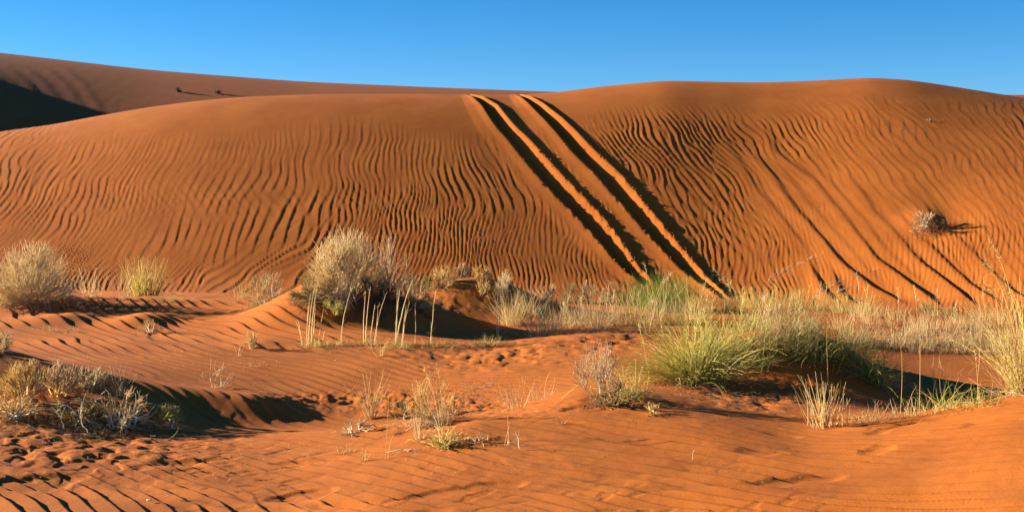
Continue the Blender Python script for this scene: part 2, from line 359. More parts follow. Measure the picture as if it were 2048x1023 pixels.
# far dune behind the crest
bc = np.arange(-1300, 3500, 8.); bd = np.concatenate([np.arange(62, 135, .5), np.arange(135, 220, 3)])
BC = np.interp(bc, [-1300, -300, 0, 300, 600, 880, 1120, 1400, 1800, 2048, 2300, 3500], [40, 76, 106, 140, 163, 175, 184, 190, 192, 189, 196, 230])
BC = blur(BC, 5, 0)
PB, YB = np.meshgrid(bc, bd); XB = (PB-CX)/F*YB
sB = (YB-64)/(125-64.)
top_z = H+(YH-BC)[None, :]*118/F
ZB = top_z*(sstep(0, 1.05, np.clip(sB, 0, 1.0))**.9*(1-sstep(1.0, 2.6, sB)*.9))
ZB = ZB*sstep(0, .04, sB)
mx_ = ZB-H; pk = np.max(mx_/YB, axis=0); ZB = ZB*((((YH-BC)/F)*118+H)/(pk*118+H))[None, :]
ZB = ZB+10.8*np.exp(-((XB+55)/10)**2/2-((YB-81)/12.5)**2/2)  # unseen hump left of frame, added to cast a shadow on this dune
pyB = YH+F*(H-ZB)/YB
ZB = ZB+.012*ripple(XB+.8*ZB+noise(XB, YB, 9, 61)*.6, YB-.5*XB, 1.1, 62, .12, .1, .3)*sstep(0, .1, sB)*(1-sstep(.85, .98, sB))*.5
for x0 in (60, 95, 135, 170):
    c = np.interp(pyB, [120, 170, 235], [x0-60, x0, x0+42]); e = PB-c
    ZB = ZB+.022*np.where(e < 0, np.exp(-(e/16.)**2), 1-sstep(0, 9, e))*sstep(128, 150, pyB)*(1-sstep(215, 240, pyB))
nb = np.arange(ZB.size).reshape(ZB.shape)
QB = np.stack([nb[:-1, :-1], nb[:-1, 1:], nb[1:, 1:], nb[1:, :-1]], -1).reshape(-1, 4)
link('far_dune', mesh_from(np.stack([XB, YB, ZB], -1).reshape(-1, 3), QB, 'far_dune', SAND_FAR, True), kind='structure')
s_ = 3000.
link('desert_plain', mesh_from([(-s_, -s_, -.9), (s_, -s_, -.9), (s_, s_, -.9), (-s_, s_, -.9)], [(0, 1, 2, 3)], 'desert_plain', SAND_FAR), kind='structure')

# ------------------------------------------------------------------ plants
def hemi(n, rng, tilt0=0, tilt1=80, lean=(0, 0)):
    az = rng.rand(n)*2*np.pi; t = np.radians(tilt0+(tilt1-tilt0)*rng.rand(n)**.8)
    d = np.column_stack([np.sin(t)*np.cos(az)+lean[0], np.sin(t)*np.sin(az)+lean[1], np.cos(t)]); return d/np.linalg.norm(d, axis=1, keepdims=True)
def children(P, n, rng, t0=.15, spread=.6, outward=.3):
    m, k, _ = P.shape; i = rng.randint(0, m, n); t = (t0+(1-t0)*rng.rand(n))*(k-1); j = np.minimum(t.astype(int), k-2); f = (t-j)[:, None]
    b = P[i, j]*(1-f)+P[i, j+1]*f; d = P[i, j+1]-P[i, j]; d /= np.linalg.norm(d, axis=1, keepdims=True)+1e-9
    o = b/(np.linalg.norm(b, axis=1, keepdims=True)+1e-6)
    d = d+rng.standard_normal((n, 3))*spread+o*outward; return b, d/np.linalg.norm(d, axis=1, keepdims=True)
def bush(label, px, py, hpx, wpx, n=(9, 120, 700), mats=('grey', 'pale', 'pale'), D=None, seed=1, name='dry_bush', cat='bush', group=None,
         lean=(0, 0), tilt=78, thick=.011, curl=.28, low=None, nlow=0, depth=1., fine=.0022, droop=0.05):
    rng = rs(seed); loc = at(px, py, D); h = hpx*loc[1]/F; w = wpx*loc[1]/F/2
    root = root_at(name, label, cat, loc, group)
    def reach(b, d):      # distance from b along d to the dome
        A = np.array([1/w, 1/(w*depth), 1/h]); bb = b*A; dd = d*A
        a = (dd**2).sum(1); p = (bb*dd).sum(1); c = (bb**2).sum(1)-1
        return (-p+np.sqrt(np.maximum(p*p-a*c, 0)))/a
    n1, n2, n3 = n; n3 = int(n3*.56); n2 = int(n2*.75)
    b = conform(loc, rng.standard_normal((n1, 2))*w*.14); d = hemi(n1, rng, 5, tilt, lean)
    P1 = grow(b, d, np.clip(reach(b, d)*(.5+.45*rng.rand(n1)), .05, 3), 7, droop, curl*.7, rng)
    for i in range(n1):
        part(root, 'branch', P1[i:i+1], taper(1, 7, thick, thick*.3, rng), M[mats[0]], rng=rng)
    b, d = children(P1, n2, rng, .1, .38, .45); d[:, 2] += .2
    P2 = grow(b, d, np.clip(reach(b, d)*(.2+1.0*rng.rand(n2)), .03, 2), 5, droop, curl, rng)
    part(root, 'twigs', P2, taper(n2, 5, thick*.42, thick*.15, rng), M[mats[1]], stuff=True, rng=rng)
    b, d = children(P2, n3, rng, .15, .42, .3); d[:, 2] += .16
    P3 = grow(b, d, np.clip(reach(b, d)*(.25+1.0*rng.rand(n3)**1.5), .02, .6*h), 4, droop, curl*.8, rng)
    part(root, 'fine_twigs', P3, taper(n3, 4, fine*1.75, fine*.8, rng), M[mats[2]], stuff=True, rng=rng)
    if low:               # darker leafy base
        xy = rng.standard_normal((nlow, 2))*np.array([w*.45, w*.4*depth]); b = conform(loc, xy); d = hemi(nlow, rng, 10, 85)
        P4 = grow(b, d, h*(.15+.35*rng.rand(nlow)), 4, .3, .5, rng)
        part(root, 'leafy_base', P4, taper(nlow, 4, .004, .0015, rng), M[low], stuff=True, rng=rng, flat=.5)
    return root
def head(root_stalk, P, mat, rng, n=22, L=.10, r=.0018):
    b, d = children(P[None, -4:], n, rng, 0, .5, 0); b2 = b
    Ph = grow(b2, d, L*(.4+rng.rand(n)*.8), 4, .4, .25, rng)
    part(root_stalk, 'seed_head', Ph, taper(n, 4, r*1.6, r*.8, rng), M[mat], rng=rng, stuff=True)
def stalk(root, b, d, L, mat, rng, r=.0035, heads=False, droop=.05, wob=.05, k=9, name='stalk', hn=22, hl=.1):
    P = grow(np.array([b]), np.array([d], float), L, k, droop, wob, rng)
    o = part(root, name, P, taper(1, k, r, r*.35, rng), M[mat], rng=rng, sides=4)
    if heads: head(o, P[0], mat, rng, hn, hl)
    return P
def grass(label, px, py, hpx, wpx, n=200, mats=('straw',), D=None, seed=1, tilt=50, droop=.35, lean=(0, 0), stalks=0, sh=1.5, heads=False,
          long=0, base=.25, group=None, name='grass_clump', cat='grass', width=.0028, wob=.12, smat=None, depth=1., tilt0=0, lr=1.2, sr=.0032, sspread=.5):
    rng = rs(seed); loc = at(px, py, D); h = hpx*loc[1]/F; w = wpx*loc[1]/F/2
    root = root_at(name, label, cat, loc, group)
    for q, mt in enumerate(mats):
        m = n//len(mats)
        xy = rng.standard_normal((m, 2))*w*base*np.array([1, depth]); b = conform(loc, xy); d = hemi(m, rng, tilt0, tilt, lean)
        d[:, :2] += xy/max(w, .01)*.5
        P = grow(b, d, h*1.15*(.35+.75*rng.rand(m)**.8), 6, droop*(.4+rng.rand(m)*1.2), wob, rng)
        part(root, 'blades', P, taper(m, 6, width*1.3, width*.5, rng), M[mt], stuff=True, rng=rng, flat=.45)
    if n >= 250:
        m = n//4; xy = rng.standard_normal((m, 2))*w*.5*np.array([1, depth]); b = conform(loc, xy, -.004)
        P = grow(b, hemi(m, rng, 50, 92), h*(.15+.35*rng.rand(m)), 5, .4, .35, rng)
        part(root, 'dead_leaves', P, taper(m, 5, width*1.1, width*.5, rng), M['brown'], stuff=True, rng=rng, flat=.45)
    for i in range(long):
        xy = rng.standard_normal((1, 2))*w*base*.6; b = conform(loc, xy)[0]; d = hemi(1, rng, 15, 70, lean)[0]
        stalk(root, b, d, h*lr*(.8+.5*rng.rand()), smat or mats[0], rng, width*1.3, droop=.5, wob=.1, name='long_blade')
    for i in range(stalks):
        xy = rng.standard_normal((1, 2))*w*sspread; b = conform(loc, xy)[0]
        d = np.array([rng.normal()*.10+lean[0]*.4, rng.normal()*.1, 1.])
        stalk(root, b, d, h*sh*(.65+.45*rng.rand()), smat or mats[0], rng, sr, heads=heads, droop=.04)
    return root
def litter(label, px, py, wpx, dm, n, mat, seed, L=.10, D=None, group=None, name='plant_litter', r=.002):
    rng = rs(seed); loc = at(px, py, D); w = wpx*loc[1]/F/2
    xy = rng.standard_normal((n, 2))*np.array([w*.5, dm*.5]); b = conform(loc, xy, -.006)
    az = rng.rand(n)*6.28; d = np.column_stack([np.cos(az), np.sin(az), rng.normal(size=n)*.22+.08])
    P = grow(b, d, L*(.3+rng.rand(n)), 4, .1, .35, rng)
    V, Q = tubes(P, taper(n, 4, r, r*.4, rng), rng=rng)
    return link(name, mesh_from(V, Q, name, M[mat]), None, loc, label=label, category='litter', kind='stuff')
def stick(label, pts, r, mat='bone', seed=1, name='dry_stick', dm=0, lift=.02, side=2):
    """a lying or leaning stick through photo points (px, py); first point on the ground, the rest near that distance"""
    rng = rs(seed); a = at(*pts[0]); W = []
    for i, (x, y) in enumerate(pts):
        Dq = a[1]-dm*i; W.append([(x-CX)/F*Dq, Dq, H-(y-YH)*Dq/F])
    W = np.array(W); g = ground(W[:, 0], W[:, 1]); W[:, 2] = np.maximum(W[:, 2], g+lift*.3)
    t = np.linspace(0, len(W)-1, 10); P = np.column_stack([np.interp(t, range(len(W)), W[:, q]) for q in range(3)])
    P = blur(P, .8, 0)+rng.standard_normal((10, 3))*r*.6
    root = root_at(name, label, 'stick', a)
    P = P-a; st = part(root, 'stem', P[None], taper(1, 10, r, r*.5, rng), M[mat], rng=rng, sides=5)
    b, d = children(P[None], side+1, rng, .3, .5, 0)
    part(root, 'side_twig', grow(b, d, .08+.1*rng.rand(side+1), 5, 0, .2, rng), taper(side+1, 5, r*.5, r*.2, rng), M[mat], rng=rng)
    return root

# --- behind the left ridge and on it
bush('large round dry bush of dense pale twigs at the left edge below the dune', 66, 606, 128, 210, (22, 520, 3600), ('grey', 'pale', 'pale'), D=26.4, seed=3,
     curl=.2, low='grey', nlow=320, fine=.0026, tilt=85)
bush('smaller rounded dry bush cut by the left frame edge, beside the large round one', -22, 604, 100, 110, (10, 160, 900), ('grey', 'grey', 'pale'), D=26.6, seed=4, low='dark', nlow=150)
grass('narrow sparse pale tuft just right of the large round bush', 178, 594, 55, 40, 46, ('pale',), D=26.6, seed=5, tilt=28, droop=.05, base=.45, width=.004, wob=.05)
grass('thin pale tuft left of the thick upright straw clump on the ridge', 246, 592, 62, 30, 22, ('pale',), D=26.6, seed=6, tilt=24, droop=.05, base=.4, width=.0035, stalks=2, sh=1.0)
grass('thick upright straw clump standing alone on the left ridge against the dune', 290, 594, 70, 84, 230, ('lime', 'straw'), D=26.6, seed=7, tilt=13, droop=.02, base=.34, width=.0052, stalks=9, sh=1.2, wob=.05)
grass('short yellow tuft right of the thick upright straw clump', 342, 592, 26, 50, 60, ('lime',), D=26.5, seed=8, tilt=60, droop=.2, base=.6)
grass('single wispy stem pair left of the grey green bush', 468, 592, 46, 26, 9, ('straw',), D=26.3, seed=9, tilt=25, droop=.05, base=.5, stalks=2, sh=1.0)
# --- bush group on the central hummock
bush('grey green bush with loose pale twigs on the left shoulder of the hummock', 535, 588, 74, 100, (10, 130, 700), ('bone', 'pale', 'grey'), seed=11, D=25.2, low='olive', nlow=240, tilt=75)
grass('low yellow tuft at the foot of the grey green bush', 492, 596, 36, 60, 70, ('lime', 'straw'), seed=12, D=25, tilt=70)
bush('low dark olive shrub tucked left of the big pale bush', 612, 594, 56, 74, (8, 120, 800), ('dark', 'olive', 'olive'), seed=13, D=24.9, low='olive', nlow=420)
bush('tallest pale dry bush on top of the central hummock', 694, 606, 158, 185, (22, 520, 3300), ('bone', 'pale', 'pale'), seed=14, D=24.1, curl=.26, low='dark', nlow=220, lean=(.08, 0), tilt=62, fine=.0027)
bush('wispy see-through dry bush on the right of the tallest pale bush', 778, 596, 146, 110, (13, 160, 850), ('grey', 'brown', 'brown'), seed=15, D=24.6, lean=(.15, 0), tilt=50, low='dark', nlow=200, fine=.0020)
bush('low brown bush at the right foot of the hummock in shade', 828, 618, 78, 80, (9, 170, 950), ('dark', 'grey', 'grey'), seed=16, D=24.9, low='dark', nlow=260)
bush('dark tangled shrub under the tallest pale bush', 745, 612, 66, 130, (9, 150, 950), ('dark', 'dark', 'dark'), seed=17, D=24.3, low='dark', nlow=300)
bush('drooping yellow twigs hanging down the hummock front', 668, 632, 46, 70, (7, 60, 320), ('straw', 'lime', 'lime'), seed=18, D=23.6, droop=.3)
# --- row of tall stalks in front of the hummock
def stalks_thing(label, bx, by, tips, seed, r=.006, extra=14):
    rng = rs(seed); loc = at(bx, by); root = root_at('grass_stalks', label, 'grass', loc, 'tall bare stalks in front of the central hummock')
    for (x0, x1, y1) in tips:
        D = loc[1]; b = np.array([(x0-bx)*D/F, rng.normal()*.05, 0]); b[2] = ground(loc[0]+b[0], loc[1]+b[1])-loc[2]-.02
        L = (by-y1)*D/F; P = np.zeros((10, 3)); t = np.linspace(0, 1, 10)
        P[:, 0] = b[0]+(x1-x0)*D/F*t**1.8+np.cumsum(rng.standard_normal(10))*.0035; P[:, 1] = b[1]+rng.normal()*.03*t; P[:, 2] = b[2]+L*t
        rr = np.interp(t, [0, .5, 1], [r*1.2, r*.9, r*.4])[None]*(1+.25*rng.rand(10))[None]
        o = part(root, 'stalk', P[None], rr, M['pale'], rng=rng, sides=4)
        bb, dd = children(P[None], 4, rng, .05, .4, 0); part(o, 'leaf_scrap', grow(bb, dd, .05+.09*rng.rand(4), 4, .3, .2, rng), taper(4, 4, .002, .001, rng), M['straw'], rng=rng, stuff=True)
    xy = rng.standard_normal((extra*3, 2))*.08; b = conform(loc, xy)
    part(root, 'basal_leaves', grow(b, hemi(extra*3, rng, 10, 70), .06+.15*rng.rand(extra*3), 5, .4, .2, rng), taper(extra*3, 5, .003, .001, rng), M['lime'], stuff=True, rng=rng)
stalks_thing('leftmost thick bundle of tall bare stalks in front of the hummock', 622, 690, [(606, 593, 640), (604, 597, 636), (614, 622, 585), (618, 630, 580), (622, 634, 568), (628, 632, 598), (612, 618, 610)], 31)
stalks_thing('short pair of bare stalks right beside the leftmost thick stalk bundle', 640, 692, [(637, 647, 598), (644, 652, 640)], 32, .004)
stalks_thing('single curved pale stalk standing alone before the dark slope', 684, 688, [(684, 702, 578)], 33, extra=5)
stalks_thing('pair of straight tall stalks under the middle of the pale bush', 731, 686, [(728, 732, 580), (731, 742, 572)], 34, extra=8)
stalks_thing('leaning pair of stalks between the straight pair and the thick pair', 747, 692, [(744, 752, 604), (749, 772, 586), (751, 755, 610)], 35)
stalks_thing('thick pair of tallest stalks right of centre of the dark slope', 793, 692, [(790, 800, 578), (794, 826, 556), (795, 797, 575)], 36, .0075, 18)
stalks_thing('thin trio of stalks just right of the thick pair', 806, 696, [(803, 818, 600), (806, 810, 618), (805, 812, 608)], 37, .004)
stalks_thing('lone thin upright stalk before the darkest shade', 830, 692, [(830, 830, 606)], 38, .0035, 3)
stalks_thing('lone tall stalk at the right end of the dark slope', 862, 690, [(861, 872, 576), (863, 864, 640)], 39, .0045, 8)
stalks_thing('tall stalk pair standing at the end of the hummock shadow', 996, 678, [(994, 998, 536), (997, 1012, 540), (995, 992, 600)], 40, .006, 16)
grass('dry stubble tuft hanging below the leftmost stalk bundle', 762, 712, 46, 24, 26, ('straw',), seed=41, tilt=40)
for i, (x, y, w, l) in enumerate([(640, 694, 70, 'left'), (720, 692, 90, 'middle'), (800, 698, 90, 'right'), (880, 694, 90, 'far right'), (975, 690, 60, 'last')]):
    grass('low yellowed grass mat along the stalk row, '+l+' patch', x, y, 20, w, 110, ('lime', 'straw'), seed=50+i, tilt=80, base=.55, depth=.4, droop=.3)
# --- second hummock and its tufts
bush('rounded pale tuft bush on the left flank of the second hummock', 885, 574, 50, 66, (10, 150, 900), ('straw', 'pale', 'straw'), seed=61, D=27.0, low='olive', nlow=100)
bush('dark twiggy shrub on the crown of the second hummock', 927, 536, 34, 50, (8, 90, 500), ('dark', 'dark', 'grey'), seed=62, D=27.6, low='dark', nlow=150)
bush('pale dome tuft right of the dark shrub on the second hummock', 962, 548, 32, 50, (8, 90, 500), ('straw', 'pale', 'straw'), seed=63, D=27.4)
bush('pale spreading dry bush on tall stems right of the second hummock', 1013, 566, 60, 66, (9, 120, 750), ('bone', 'pale', 'pale'), seed=64, D=26.6, tilt=60)
bush('small straw bush in front of the second hummock', 964, 590, 38, 44, (7, 80, 420), ('straw', 'pale', 'straw'), seed=65, D=26.4)
bush('olive shrub at the left foot of the second hummock', 852, 566, 34, 60, (7, 80, 500), ('dark', 'olive', 'olive'), seed=66, D=27)
grass('bright pale clump on the flat between second hummock and dry grass belt', 1026, 648, 62, 56, 190, ('pale', 'straw'), seed=67, D=25, tilt=35, droop=.2, base=.4)
grass('fluffy pale clump left edge of the dry grass belt', 1064, 622, 50, 50, 190, ('pale',), seed=68, D=26, tilt=40, droop=.2, base=.5)
grass('short straw tuft under the tall stalk pair', 968, 690, 22, 60, 80, ('straw',), seed=69, tilt=75, base=.5)
# --- dry grass belt in the middle
belt = [(1082, 672, 74, 'front left corner'), (1112, 660, 70, 'second from the left'), (1150, 652, 66, 'below the dune face'), (1186, 656, 76, 'behind the bright sand ridge'),
        (1222, 650, 60, 'left of the green bush shade'), (1262, 648, 72, 'in front of the dark shrub'), (1306, 650, 72, 'below the fresh green bush'), (1350, 648, 80, 'right of the fresh green bush'),
        (1388, 640, 80, 'behind the big green clump')]
for i, (x, y, h, w) in enumerate(belt):
    grass('dry brown grass clump of the middle belt, '+w, x, y, h*(.6+.07*((i*7)%6)), 62, 150, ('straw', 'brown' if i < 5 else 'lime', 'brown' if i%2 else 'pale'), seed=80+i, D=22.3+.5*(i % 3), tilt=34, droop=.15, stalks=4, sh=1.4, heads=i % 2 == 0, base=.5,
          group='clumps of the middle dry grass belt', smat='pale')
for i, (x, y, h, w) in enumerate([(1100, 610, 50, 'leftmost'), (1140, 604, 46, 'second'), (1180, 606, 50, 'third'), (1225, 604, 44, 'fourth')]):
    bush('olive grey shrub at the dune foot behind the dry belt, %s of four' % w, x, y, h, 56, (7, 90, 520), ('grey', 'olive', 'olive' if i % 2 else 'grey'), seed=95+i, D=27.5, low='olive', nlow=120)
bush('dark green shrub at the dune foot where the left wheel track ends', 1268, 606, 46, 92, (9, 130, 900), ('dark', 'olive', 'olive'), seed=100, D=27, low='olive', nlow=400)
grass('fresh green rounded bush at the end of the wheel tracks', 1330, 620, 70, 110, 1000, ('fresh', 'green', 'fresh'), seed=101, D=25.5, tilt=50, droop=.1, base=.42, wob=.15, name='green_bush', cat='bush')
grass('thin leaning pale stalks in front of the fresh green bush', 1318, 650, 70, 50, 20, ('pale',), seed=102, D=22.8, tilt=20, stalks=6, sh=1.5, smat='pale', sr=.004)
# --- big green tussocks on the right hummock
grass('big bright yellow green tussock on the left end of the right hummock', 1396, 764, 128, 190, 900, ('lime', 'green', 'lime'), seed=111, tilt=68, droop=.45, base=.22, long=14, width=.0036, stalks=5, sh=1.2, heads=True, smat='lime')
grass('yellow flattened blades spilling left of the big bright tussock', 1352, 762, 120, 150, 160, ('lime', 'straw'), seed=112, tilt=80, droop=.45, lean=(-1.5, -.3), base=.2, long=9, width=.0034, lr=1.6)
grass('green tussock on top of the right hummock behind the big bright one', 1468, 716, 100, 130, 360, ('lime', 'straw', 'olive'), seed=113, D=None, tilt=60, droop=.3, base=.4, long=6, stalks=6, sh=1.3, heads=True, smat='lime')
grass('grey green upright tussock at the middle top of the right hummock', 1562, 692, 88, 120, 360, ('straw', 'pale', 'olive'), seed=114, D=None, tilt=45, droop=.2, base=.4, stalks=8, sh=1.3, heads=True, smat='pale')
grass('olive tussock on the crown of the right hummock', 1520, 706, 60, 130, 260, ('olive', 'green'), seed=115, tilt=70, droop=.4, base=.4, long=4, smat='green')
grass('dark green tussock on the right flank of the hummock', 1625, 712, 84, 120, 360, ('green', 'olive', 'lime'), seed=116, tilt=65, droop=.4, base=.35, long=7, smat='lime')
grass('green tussock arching right behind the hummock', 1690, 716, 84, 110, 300, ('green', 'lime', 'straw'), seed=117, tilt=60, droop=.4, base=.35, long=7, smat='lime')
grass('small green tussock low on the right foot of the hummock', 1748, 768, 72, 84, 330, ('green', 'lime'), seed=118, tilt=60, droop=.4, base=.25, long=6, width=.0034, smat='lime')
grass('drooping grey green tuft over the front of the hummock, right of the tiny green tuft', 1590, 722, 50, 70, 160, ('olive', 'green'), seed=123, tilt=75, droop=.6)
grass('yellowing tuft at the left shoulder of the right hummock', 1436, 726, 60, 80, 260, ('lime', 'olive'), seed=124, tilt=65, droop=.4)
grass('tiny green tuft on the shaded front of the hummock', 1522, 736, 44, 50, 90, ('green', 'lime'), seed=119, tilt=60, droop=.4)
grass('thin olive tuft hanging on the hummock front', 1668, 726, 44, 60, 110, ('olive', 'green'), seed=120, tilt=70, droop=.5)
bush('grey green twiggy bush behind the right hummock', 1500, 640, 60, 130, (9, 100, 700), ('grey', 'olive', 'lime'), seed=121, D=21.5, low='green', nlow=200)
bush('olive bush behind the right end of the hummock', 1610, 646, 50, 130, (9, 100, 700), ('grey', 'olive', 'grey'), seed=122, D=21.5, low='olive', nlow=200)
# arching seed stems in front of the dune
def arch(label, bx, by, D, tips, mat, seed, r=.003, name='wild_grass', heads=True, hn=16, hl=.12):
    rng = rs(seed); loc = at(bx, by, D); root = root_at(name, label, 'grass', loc)
    for (x1, y1, bow) in tips:
        D_ = loc[1]; e = np.array([(x1-bx)*D_/F, rng.normal()*.1, H-(y1-YH)*D_/F-loc[2]]); t = np.linspace(0, 1, 12)[:, None]
        c = np.array([e[0]*.35, 0, e[2]*.75+bow]); P = (1-t)**2*np.array([rng.normal()*.03, 0, -.03])+2*t*(1-t)*c+t*t*e
        o = part(root, 'stalk', P[None], np.linspace(r, r*.4, 12)[None], M[mat], rng=rng, sides=4)
        if heads: head(o, P, mat, rng, hn, hl)
arch('tall arching seed stems rising above the right hummock before the dune', 1490, 650, 19.2, [(1590, 530, .1), (1560, 545, .0), (1640, 512, .15), (1455, 560, 0), (1430, 540, 0)], 'brown', 131, .0028)
arch('fine seed stems over the middle of the right hummock', 1600, 640, 19.4, [(1680, 560, .1), (1700, 575, .1), (1640, 580, 0), (1760, 540, .2), (1730, 600, .1)], 'brown', 132, .0026)
arch('pale stems crossing in front of the fresh green bush', 1300, 640, 22, [(1340, 545, 0), (1290, 530, 0), (1215, 560, 0), (1330, 560, .1)], 'pale', 133, .0035, hn=9)
arch('long pale stems sprawling down right from the hummock', 1700, 650, 18.2, [(1790, 745, .25), (1840, 720, .2)], 'lime', 134, .004, heads=False)
arch('very tall single straight seed stem rising from the sand right of the hummock', 1652, 782, None, [(1650, 640, 0)], 'straw', 135, .0035, heads=False)
# --- grey green dry grass belt at right
rng = rs(5)
for i in range(34):
    x = 1700+i*9.6+rng.normal()*4; y = 708-rng.rand()*26-(0 if i > 8 else 8)
    grass('short grey green tuft in the dry belt below the dune on the right', x, y, 26+rng.rand()*22, 32, 46, ('grey', 'pale' if i % 2 else 'olive'), seed=200+i, D=20.6+rng.rand()*3.2,
          tilt=34, droop=.1, stalks=2 if i % 3 == 0 else 0, sh=1.9, smat='pale', base=.5, group='short tufts of the right dry belt', sr=.003)
for i in range(22):
    x = 1690+i*15+rng.normal()*7; yq = 650+rng.normal()*13
    grass('straw tuft near the dune foot on the right plain', x, yq, 26+rng.rand()*24, 30, 42, ('straw', 'pale'), seed=240+i, D=24.0+rng.rand()*2.4, tilt=26, droop=.05,
          stalks=1 if i % 3 == 0 else 0, sh=2, heads=True, smat='pale', base=.5, group='straw tufts on the right plain', sr=.003)
for i, (x, y) in enumerate([(1460, 622), (1500, 614), (1545, 618), (1590, 616), (1640, 622), (1685, 626), (1730, 628)]):
    grass('yellow grass tuft at the dune foot, '+['behind the left end of the big tussock', 'behind the gap after the big tussock', 'under the tall arching seed stems', 'behind the crown of the right hummock', 'behind the dark right flank of the hummock', 'where the first dark slip line meets the ground', 'where the second dark slip line meets the ground'][i], x, y, 40, 44, 130, ('lime', 'straw'), seed=265+i, D=25.5, tilt=35, droop=.15, base=.5, heads=True, stalks=2, sh=1.4, group='tufts at the dune foot behind the hummock')
bush('small dark shrub at the dune foot on the right plain', 1850, 620, 16, 60, (6, 60, 400), ('dark', 'olive', 'olive'), seed=275, D=27.3, low='olive', nlow=150)
bush('flat green shrub right of the small dark shrub at the dune foot', 1905, 632, 18, 80, (6, 60, 400), ('dark', 'olive', 'green'), seed=276, D=26.3, low='green', nlow=150)
# --- right edge clump with tall seed heads
grass('large pale yellow grass clump on the near rise at the right edge', 2052, 786, 190, 120, 400, ('lime', 'straw', 'pale'), seed=301, D=14.3, tilt=42, droop=.3, base=.22, long=14, width=.0028, smat='lime')
arch('tall pale seed heads at the right edge reaching up over the dune', 2052, 786, 14.3, [(1985, 478, .05), (1960, 515, .1), (2000, 560, .0), (1955, 565, .15), (2080, 500, .0)], 'straw', 302, .0046, hn=26, hl=.10)
arch('pale bent stems sprawling left from the right edge clump', 2052, 786, 14.2, [(1880, 650, .3), (1900, 630, .25), (1930, 745, .45), (1850, 660, .2), (1985, 680, .3), (1935, 640, .1)], 'lime', 303, .0032, heads=False)
arch('leftmost lone upright stem on the near rise at right', 1840, 836, None, [(1846, 655, 0)], 'straw', 304, .0034, hn=8, hl=.04)
arch('second upright stem on the near rise left of the edge clump', 1955, 806, None, [(1966, 655, 0), (1950, 700, 0)], 'straw', 305, .003, hn=8, hl=.04)
arch('thin dark stem leaning left over the shaded hollow', 1812, 830, None, [(1800, 690, 0), (1835, 770, 0)], 'straw', 306, .0028, heads=False)
grass('green tuft on the edge of the shaded hollow at right', 1960, 798, 46, 110, 90, ('green', 'straw'), seed=307, D=13.0, tilt=70, droop=.5, long=5, base=.35, smat='lime')
grass('sprawling straw and green stems over the shaded hollow', 1885, 795, 56, 130, 90, ('lime', 'green'), seed=308, D=14, tilt=75, droop=.4, long=6, base=.4, smat='straw')
grass('forked white twig tuft standing in the shaded hollow', 1878, 790, 70, 60, 16, ('pale',), seed=309, D=15.3, tilt=40, droop=.0, base=.2, stalks=3, sh=1.0, smat='bone')
# --- near right tufts
grass('upright pale broomlike clump on the sand in front of the hummock', 1650, 856, 96, 66, 60, ('pale', 'straw'), seed=311, tilt=22, droop=.03, base=.32, width=.0036, wob=.05, stalks=7, sh=.95, smat='pale', sr=.0045)
grass('low dry tuft at the right foot of the broomlike clump', 1735, 846, 40, 90, 110, ('brown', 'straw'), seed=312, tilt=75, droop=.2, base=.5)
grass('short stubble row of pale stems along the near crest', 1815, 838, 40, 110, 60, ('straw', 'pale'), seed=313, tilt=30, droop=.1, base=.5, depth=.3)
grass('low straw fringe on the near crest left of the edge clump', 1900, 822, 24, 120, 120, ('straw', 'lime'), seed=314, tilt=60, droop=.3, base=.5, depth=.3)
# --- centre foreground
grass('slim fanning dry tuft at the right end of the long dark shadow', 742, 838, 96, 66, 70, ('straw', 'brown'), seed=321, tilt=38, droop=.05, base=.12, width=.0024, long=5, wob=.1)
bush('grey low sprawling twig mat left of the slim fanning tuft', 712, 864, 28, 110, (8, 50, 260), ('bone', 'pale', 'grey'), seed=322, tilt=88, droop=.2)
bush('thin see-through dry bush with curling seed tops in the centre', 862, 842, 104, 130, (9, 90, 520), ('brown', 'brown', 'straw'), seed=323, D=14.3, tilt=62, fine=.0015, thick=.004, low='grey', nlow=200)
bush('low grey olive bush in the middle of the litter hollow', 815, 834, 38, 110, (7, 60, 420), ('grey', 'grey', 'olive'), seed=324, D=14.6, low='olive', nlow=160)
bush('small grey bush at the right of the litter hollow', 908, 828, 50, 70, (7, 60, 360), ('grey', 'brown', 'straw'), seed=325, D=15.0)
grass('bent broken yellow straw clump at the centre foreground', 893, 890, 50, 80, 90, ('straw', 'lime'), seed=326, tilt=75, droop=.6, base=.3, width=.0045, long=8, wob=.3, smat='pale')
arch('three tall thin stems rising from the bent straw clump', 890, 884, None, [(858, 745, 0), (872, 730, 0), (888, 760, 0), (846, 745, -.0), (905, 790, 0)], 'straw', 327, .0026, hn=12, hl=.05)
arch('lone thin stem left of the bent straw clump', 776, 914, None, [(779, 786, 0), (787, 868, 0)], 'straw', 328, .0026, heads=False)
grass('small straw tuft left of the bent straw clump', 843, 878, 44, 26, 16, ('pale',), seed=329, tilt=25, droop=.1, base=.3, width=.0035)
bush('flattened whitish twig heap right of the bent straw clump', 962, 886, 20, 110, (9, 40, 130), ('bone', 'bone', 'straw'), seed=330, tilt=89, droop=.25, thick=.006, fine=.003)
stick('white bent stick lying before the lone thin stem', [(770, 908), (800, 898), (822, 905), (843, 912)], .006, seed=331)
stick('short white twig right of the lone thin stem', [(815, 905), (818, 898), (832, 900)], .004, seed=332)
stick('bleached forked twig standing at the right end of the twig heap', [(1038, 898), (1038, 876), (1028, 860)], .005, seed=333)
stick('curved white twig beside the bleached forked one', [(1014, 892), (1016, 884), (1035, 880)], .004, seed=334)
grass('tiny stubble patch on the sand left of the lone thin stem', 690, 904, 18, 40, 20, ('straw',), seed=335, tilt=30, base=.5)
grass('second tiny stubble patch below the lone thin stem', 728, 920, 26, 24, 12, ('straw',), seed=336, tilt=30, base=.4)
